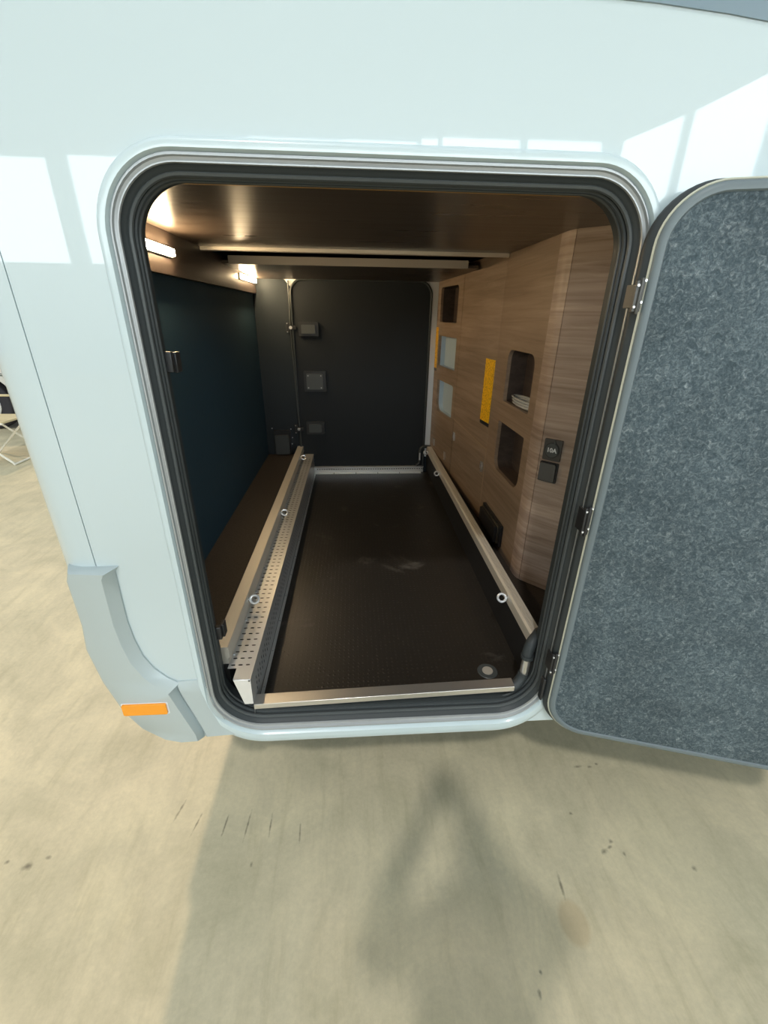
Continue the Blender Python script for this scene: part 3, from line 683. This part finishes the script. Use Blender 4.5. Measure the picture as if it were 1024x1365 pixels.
me.materials.append(M['white']); lo_ = bpy.data.objects.new('lettering', me); COL.objects.link(lo_); place(lo_, PS); lo_['label'] = 'white lettering 10A'
SWT = thing('light_switch', 'dark rocker switch directly below the power socket', 'switch', fnC(.055, 1.048, 0))
bm = NB(); plate(bm, [rr(.022, .088, 1.010, 1.083, .004, 4)], fnC, .006); place(link('switch_frame', bm, M['black_plastic'], bev=.001), SWT)
bm = NB(); plate(bm, [rr(.026, .083, 1.014, 1.080, .006, 4)], lambda a, b, w: fnC(a, b, .006 + w + .06*(b - 1.014)), .006); place(link('rocker', bm, mat('satin_grey_plastic', (.10, .10, .10), .3), bev=.002), SWT)

# coiled clear hose in the near upper pocket
bm = NB()
for k in range(3): torus(bm, (.697, .835, 1.2215 + .010*k), (.05*(k-1), .04, 1), .030 + .002*k, .0052, 22, 8)
for v_ in bm.verts: v_.co.y = .845 + (v_.co.y - .835)*3.9
tag(link('coiled_hose', bm, M['clear'], smooth=True), 'coil of clear grey hose lying in the near upper pocket', 'hose')

# ------------------------------------------------------------------ background: white van and folding chairs
VN = thing('van', 'white van parked behind the folding chairs at the left', 'vehicle', (-6.5, 6.5, 0))
body = [(-9.5, .32)]
cx, cz, ra = -5.10, .36, .42
body += [(cx - ra*1.0, .30)] + [(cx - ra*math.cos(a), cz + ra*math.sin(a)) for a in [PI*i/14 for i in range(15)]] + [(cx + ra, .30), (-4.25, .34), (-4.15, .7), (-4.5, 1.15), (-5.2, 1.35), (-5.9, 2.2), (-9.5, 2.3)]
bm = NB(); plate(bm, [body], lambda u, v, w: (u, 5.5 + w, v), 1.9); place(link('van_body', bm, mat('white_van_paint', (.70, .69, .66), .35, 0, .8), bev=0.03), VN)
bm = NB(); plate(bm, [[(cx - .5, .16), (cx + .5, .16), (cx + .5, .9), (cx - .5, .9)]], lambda u, v, w: (u, 5.72 + w, v), 1.4); place(link('wheel_housing', bm, M['tyre']), VN)
bm = NB(); tube(bm, [(cx, 5.52, .34), (cx, 5.72, .34)], .34, 36); w_ = place(link('wheel', bm, M['tyre'], smooth=True, bev=.03), VN)
bm = NB(); torus(bm, (cx, 5.515, .34), (0, 1, 0), .19, .012, 32, 6)
for i in range(10): tube(bm, [(cx, 5.512, .34), (cx + .19*math.cos(2*PI*i/10), 5.515, .34 + .19*math.sin(2*PI*i/10))], .010, 6)
cyl(bm, (cx, 5.505, .34), (0, 1, 0), .04, .02, 14); place(link('rim', bm, M['chrome'], smooth=True), w_)
bm = NB(); box(bm, (-7.6, 5.492, 1.3), (-6.3, 5.51, 1.95)); place(link('side_window', bm, M['black_plastic'], bev=.01), VN)

def chair(loc, lab):
    t = thing('folding_chair', lab, 'chair', (*loc, 0), 'folding camping chairs at the left')
    x, y = loc; r = .011
    def tb(name, *paths):
        bm = NB()
        for p in paths: tube(bm, bez([(x + a, y + b, c) for a, b, c in p], 3), r, 8)
        return place(link(name, bm, M['white_metal'], smooth=True), t)
    bm = NB(); plate(bm, [rr(x - .26, x + .24, y - .22, y + .22, .03, 4)], lambda u, v, w: (u, v, .445 + w), .018); place(link('seat', bm, M['beige']), t)
    tb('seat_rail', [(-.27, -.23, .447), (.25, -.23, .447)]); tb('seat_rail', [(-.27, .23, .447), (.25, .23, .447)])
    # crossed leg loops with a foot bar on the ground
    for s in (-1, 1):
        tb('leg', [(-.24, s*.235, .44), (.24, s*.255, .03)], [(.24, s*.255, .03), (.25, s*.255, .012)])
        tb('leg', [(.20, s*.235, .44), (-.26, s*.255, .014)])
        tb('arm_post', [(.16, s*.25, .44), (.16, s*.25, .66)])
        bm = NB(); box(bm, (x - .28, y + s*.25 - .022, .655), (x + .24, y + s*.25 + .022, .675)); place(link('armrest', bm, M['beige'], bev=.006), t)
    tb('foot_bar', [(.25, -.26, .012), (.25, .26, .012)]); tb('foot_bar', [(-.27, -.26, .012), (-.27, .26, .012)])
    tb('back_frame', [(-.25, -.24, .44), (-.42, -.24, 1.0)], [(-.25, .24, .44), (-.42, .24, 1.0)], [(-.42, -.24, 1.0), (-.42, .24, 1.0)])
    bm = NB(); P = [(x - .30, y - .23, .58), (x - .30, y + .23, .58), (x - .415, y + .23, .97), (x - .415, y - .23, .97)]
    a = [bm.verts.new(p) for p in P]; b = [bm.verts.new((p[0] - .012, p[1], p[2])) for p in P]; bm.faces.new(a); bm.faces.new(b)
    for i in range(4): bm.faces.new((a[i], a[(i+1) % 4], b[(i+1) % 4], b[i]))
    place(link('backrest', bm, M['beige']), t)
chair((-3.96, 4.12), 'white-framed folding chair nearest the motorhome corner')

# ------------------------------------------------------------------ the photographer, standing in front of the opening and holding up a phone
def skin(name, chains, m, parent=None, sub=2):
    """chains: list of lists of (point, radius); chains share points to join"""
    idx = {}; vs = []; es = []; rs = []
    for ch in chains:
        pr = None
        for p, r_ in ch:
            k = tuple(round(c, 4) for c in p)
            if k not in idx: idx[k] = len(vs); vs.append(Vector(p)); rs.append(r_)
            if pr is not None and pr != idx[k]: es.append((pr, idx[k]))
            pr = idx[k]
    me = bpy.data.meshes.new(name); me.from_pydata(vs, es, []); me.materials.append(m)
    o = bpy.data.objects.new(name, me); COL.objects.link(o)
    md = o.modifiers.new('skin', 'SKIN'); md.use_smooth_shade = True
    for i, r_ in enumerate(rs):
        d = me.skin_vertices[0].data[i]; d.radius = r_ if isinstance(r_, tuple) else (r_, r_); d.use_root = (i == 0)
    sb = o.modifiers.new('subdivision', 'SUBSURF'); sb.levels = sub; sb.render_levels = sub
    if parent: place(o, parent)
    return o
PX, PYY = .04, -1.28
PER = thing('person', 'person in a navy jacket and grey trousers holding up a phone outside the frame', 'person', (PX, PYY, 0))
def P3(x, y, z): return (PX + x, PYY + y, z)
CC = Vector((0, -0.9, 1.55)); R3 = R
def CL(x, y, z): return tuple(CC + R3 @ Vector((x, y, z)))       # a point given along the phone's own axes
pel = P3(0, 0, .95)
ch = [[(pel, (.15, .11)), (P3(0, .01, 1.08), (.135, .10)), (P3(0, .015, 1.22), (.14, .105)), (P3(0, .02, 1.36), (.155, .11)), (P3(0, .02, 1.46), (.09, .07)), (P3(0, .03, 1.52), .052), (P3(0, .05, 1.58), .06), (P3(0, .065, 1.66), (.078, .092)), (P3(0, .055, 1.735), (.062, .075))],
      [(P3(0, .065, 1.66), (.078, .092)), (P3(0, .150, 1.645), .014)]]
WR = {}
for s in (-1, 1):
    wr = (s*.082, -.995, 1.425); WR[s] = wr
    ch.append([(P3(0, .02, 1.36), (.155, .11)), (P3(s*.17, .03, 1.40), .062), (P3(s*.235, .08, 1.28), .050), (P3(s*.27, .13, 1.19), .043), ((s*.17, -1.075, 1.31), .037), (wr, .026), ((s*.060, -.957, 1.465), (.034, .018))])
    palm = (s*.060, -.957, 1.465)
    for k in range(4):       # fingers behind and round the side of the phone
        y0 = -.030 - .019*k
        ch.append([(palm, (.034, .018)), (CL(s*.060, y0 - .008, .030), .0088), (CL(s*.050, y0, .004), .0080), (CL(s*.040, y0 + .002, -.006 + .003*k*0), .0068)])
    ch.append([(palm, (.034, .018)), (CL(s*.048, -.085, .040), .0105), (CL(s*.034, -.066, .030), .0095), (CL(s*.022, -.052, .0245), .0080)])
    ch.append([(pel, (.15, .11)), (P3(s*.085, 0, .84), .088), (P3(s*.10, .01, .50), .058), (P3(s*.105, -.02, .28), .050), (P3(s*.11, -.03, .09), .036), (P3(s*.115, .03, .045), .034), (P3(s*.125, .13, .030), (.036, .024))])
skin('body', ch, M['skin'], PER, 2)
ch = [[(P3(0, 0, .84), (.188, .140)), (P3(0, 0, .95), (.180, .136)), (P3(0, .01, 1.08), (.165, .125)), (P3(0, .015, 1.22), (.165, .125)), (P3(0, .02, 1.36), (.175, .125)), (P3(0, .02, 1.455), (.11, .09)), (P3(0, .03, 1.50), .070)]]
for s in (-1, 1):
    ch.append([(P3(0, .02, 1.36), (.175, .125)), (P3(s*.17, .03, 1.40), .080), (P3(s*.235, .08, 1.28), .068), (P3(s*.27, .13, 1.19), .060), ((s*.17, -1.075, 1.31), .052), ((s*.10, -1.012, 1.40), .040)])
skin('jacket', ch, M['jacket'], PER, 2)
ch = []
for s in (-1, 1):
    ch.append([(P3(s*.055, 0, 1.0), (.112, .118)), (P3(s*.070, 0, .90), (.115, .122)), (P3(s*.074, 0, .80), (.108, .112)), (P3(s*.090, 0, .72), .090), (P3(s*.10, .01, .50), .073), (P3(s*.105, -.02, .28), .066), (P3(s*.11, -.03, .085), .058)])
skin('trouser_leg', ch[:1], M['jeans'], PER, 2); skin('trouser_leg', ch[1:], M['jeans'], PER, 2)
for s in (-1, 1):
    skin('shoe', [[(P3(s*.11, -.065, .040), (.040, .038)), (P3(s*.115, .03, .045), (.043, .042)), (P3(s*.125, .13, .034), (.046, .032)), (P3(s*.128, .175, .028), (.036, .026))]], M['black_plastic'], PER, 2)
skin('hair', [[(P3(0, -.01, 1.58), .052), (P3(0, -.005, 1.66), (.080, .070)), (P3(0, .02, 1.735), (.078, .078)), (P3(0, .075, 1.765), (.058, .040))]], M['hair'], PER, 2)
for s in (-1, 1):
    bm = NB(); bmesh.ops.create_uvsphere(bm, u_segments=12, v_segments=8, radius=.010, matrix=Matrix.Translation(P3(s*.031, .138, 1.668))); place(link('eye', bm, M['white'], smooth=True), PER)
    bm = NB(); bmesh.ops.create_uvsphere(bm, u_segments=10, v_segments=8, radius=.016, matrix=Matrix.Translation(P3(s*.083, .055, 1.655)) @ Matrix.Diagonal((.5, .8, 1.6, 1))); place(link('ear', bm, M['skin'], smooth=True), PER)
bm = NB(); tube(bm, [P3(-.024, .150, 1.605), P3(0, .156, 1.607), P3(.024, .150, 1.605)], .005, 8); place(link('mouth', bm, mat('lip', (.42, .16, .14), .5), smooth=True), PER)
PH = thing('phone', 'dark phone held up in both hands by the person', 'phone', CL(0, -.05, .012))
bm = NB(); plate(bm, [rr(-.036, .036, -.125, .020, .010, 5)], lambda u, v, w: CL(u, v, .008 + w), .008); place(link('phone_body', bm, M['black_plastic'], bev=.002), PH)
bm = NB(); plate(bm, [rr(-.033, .033, -.121, .016, .008, 5)], lambda u, v, w: CL(u, v, .016 + w), .0006); place(link('screen', bm, M['rubber_grey']), PH)
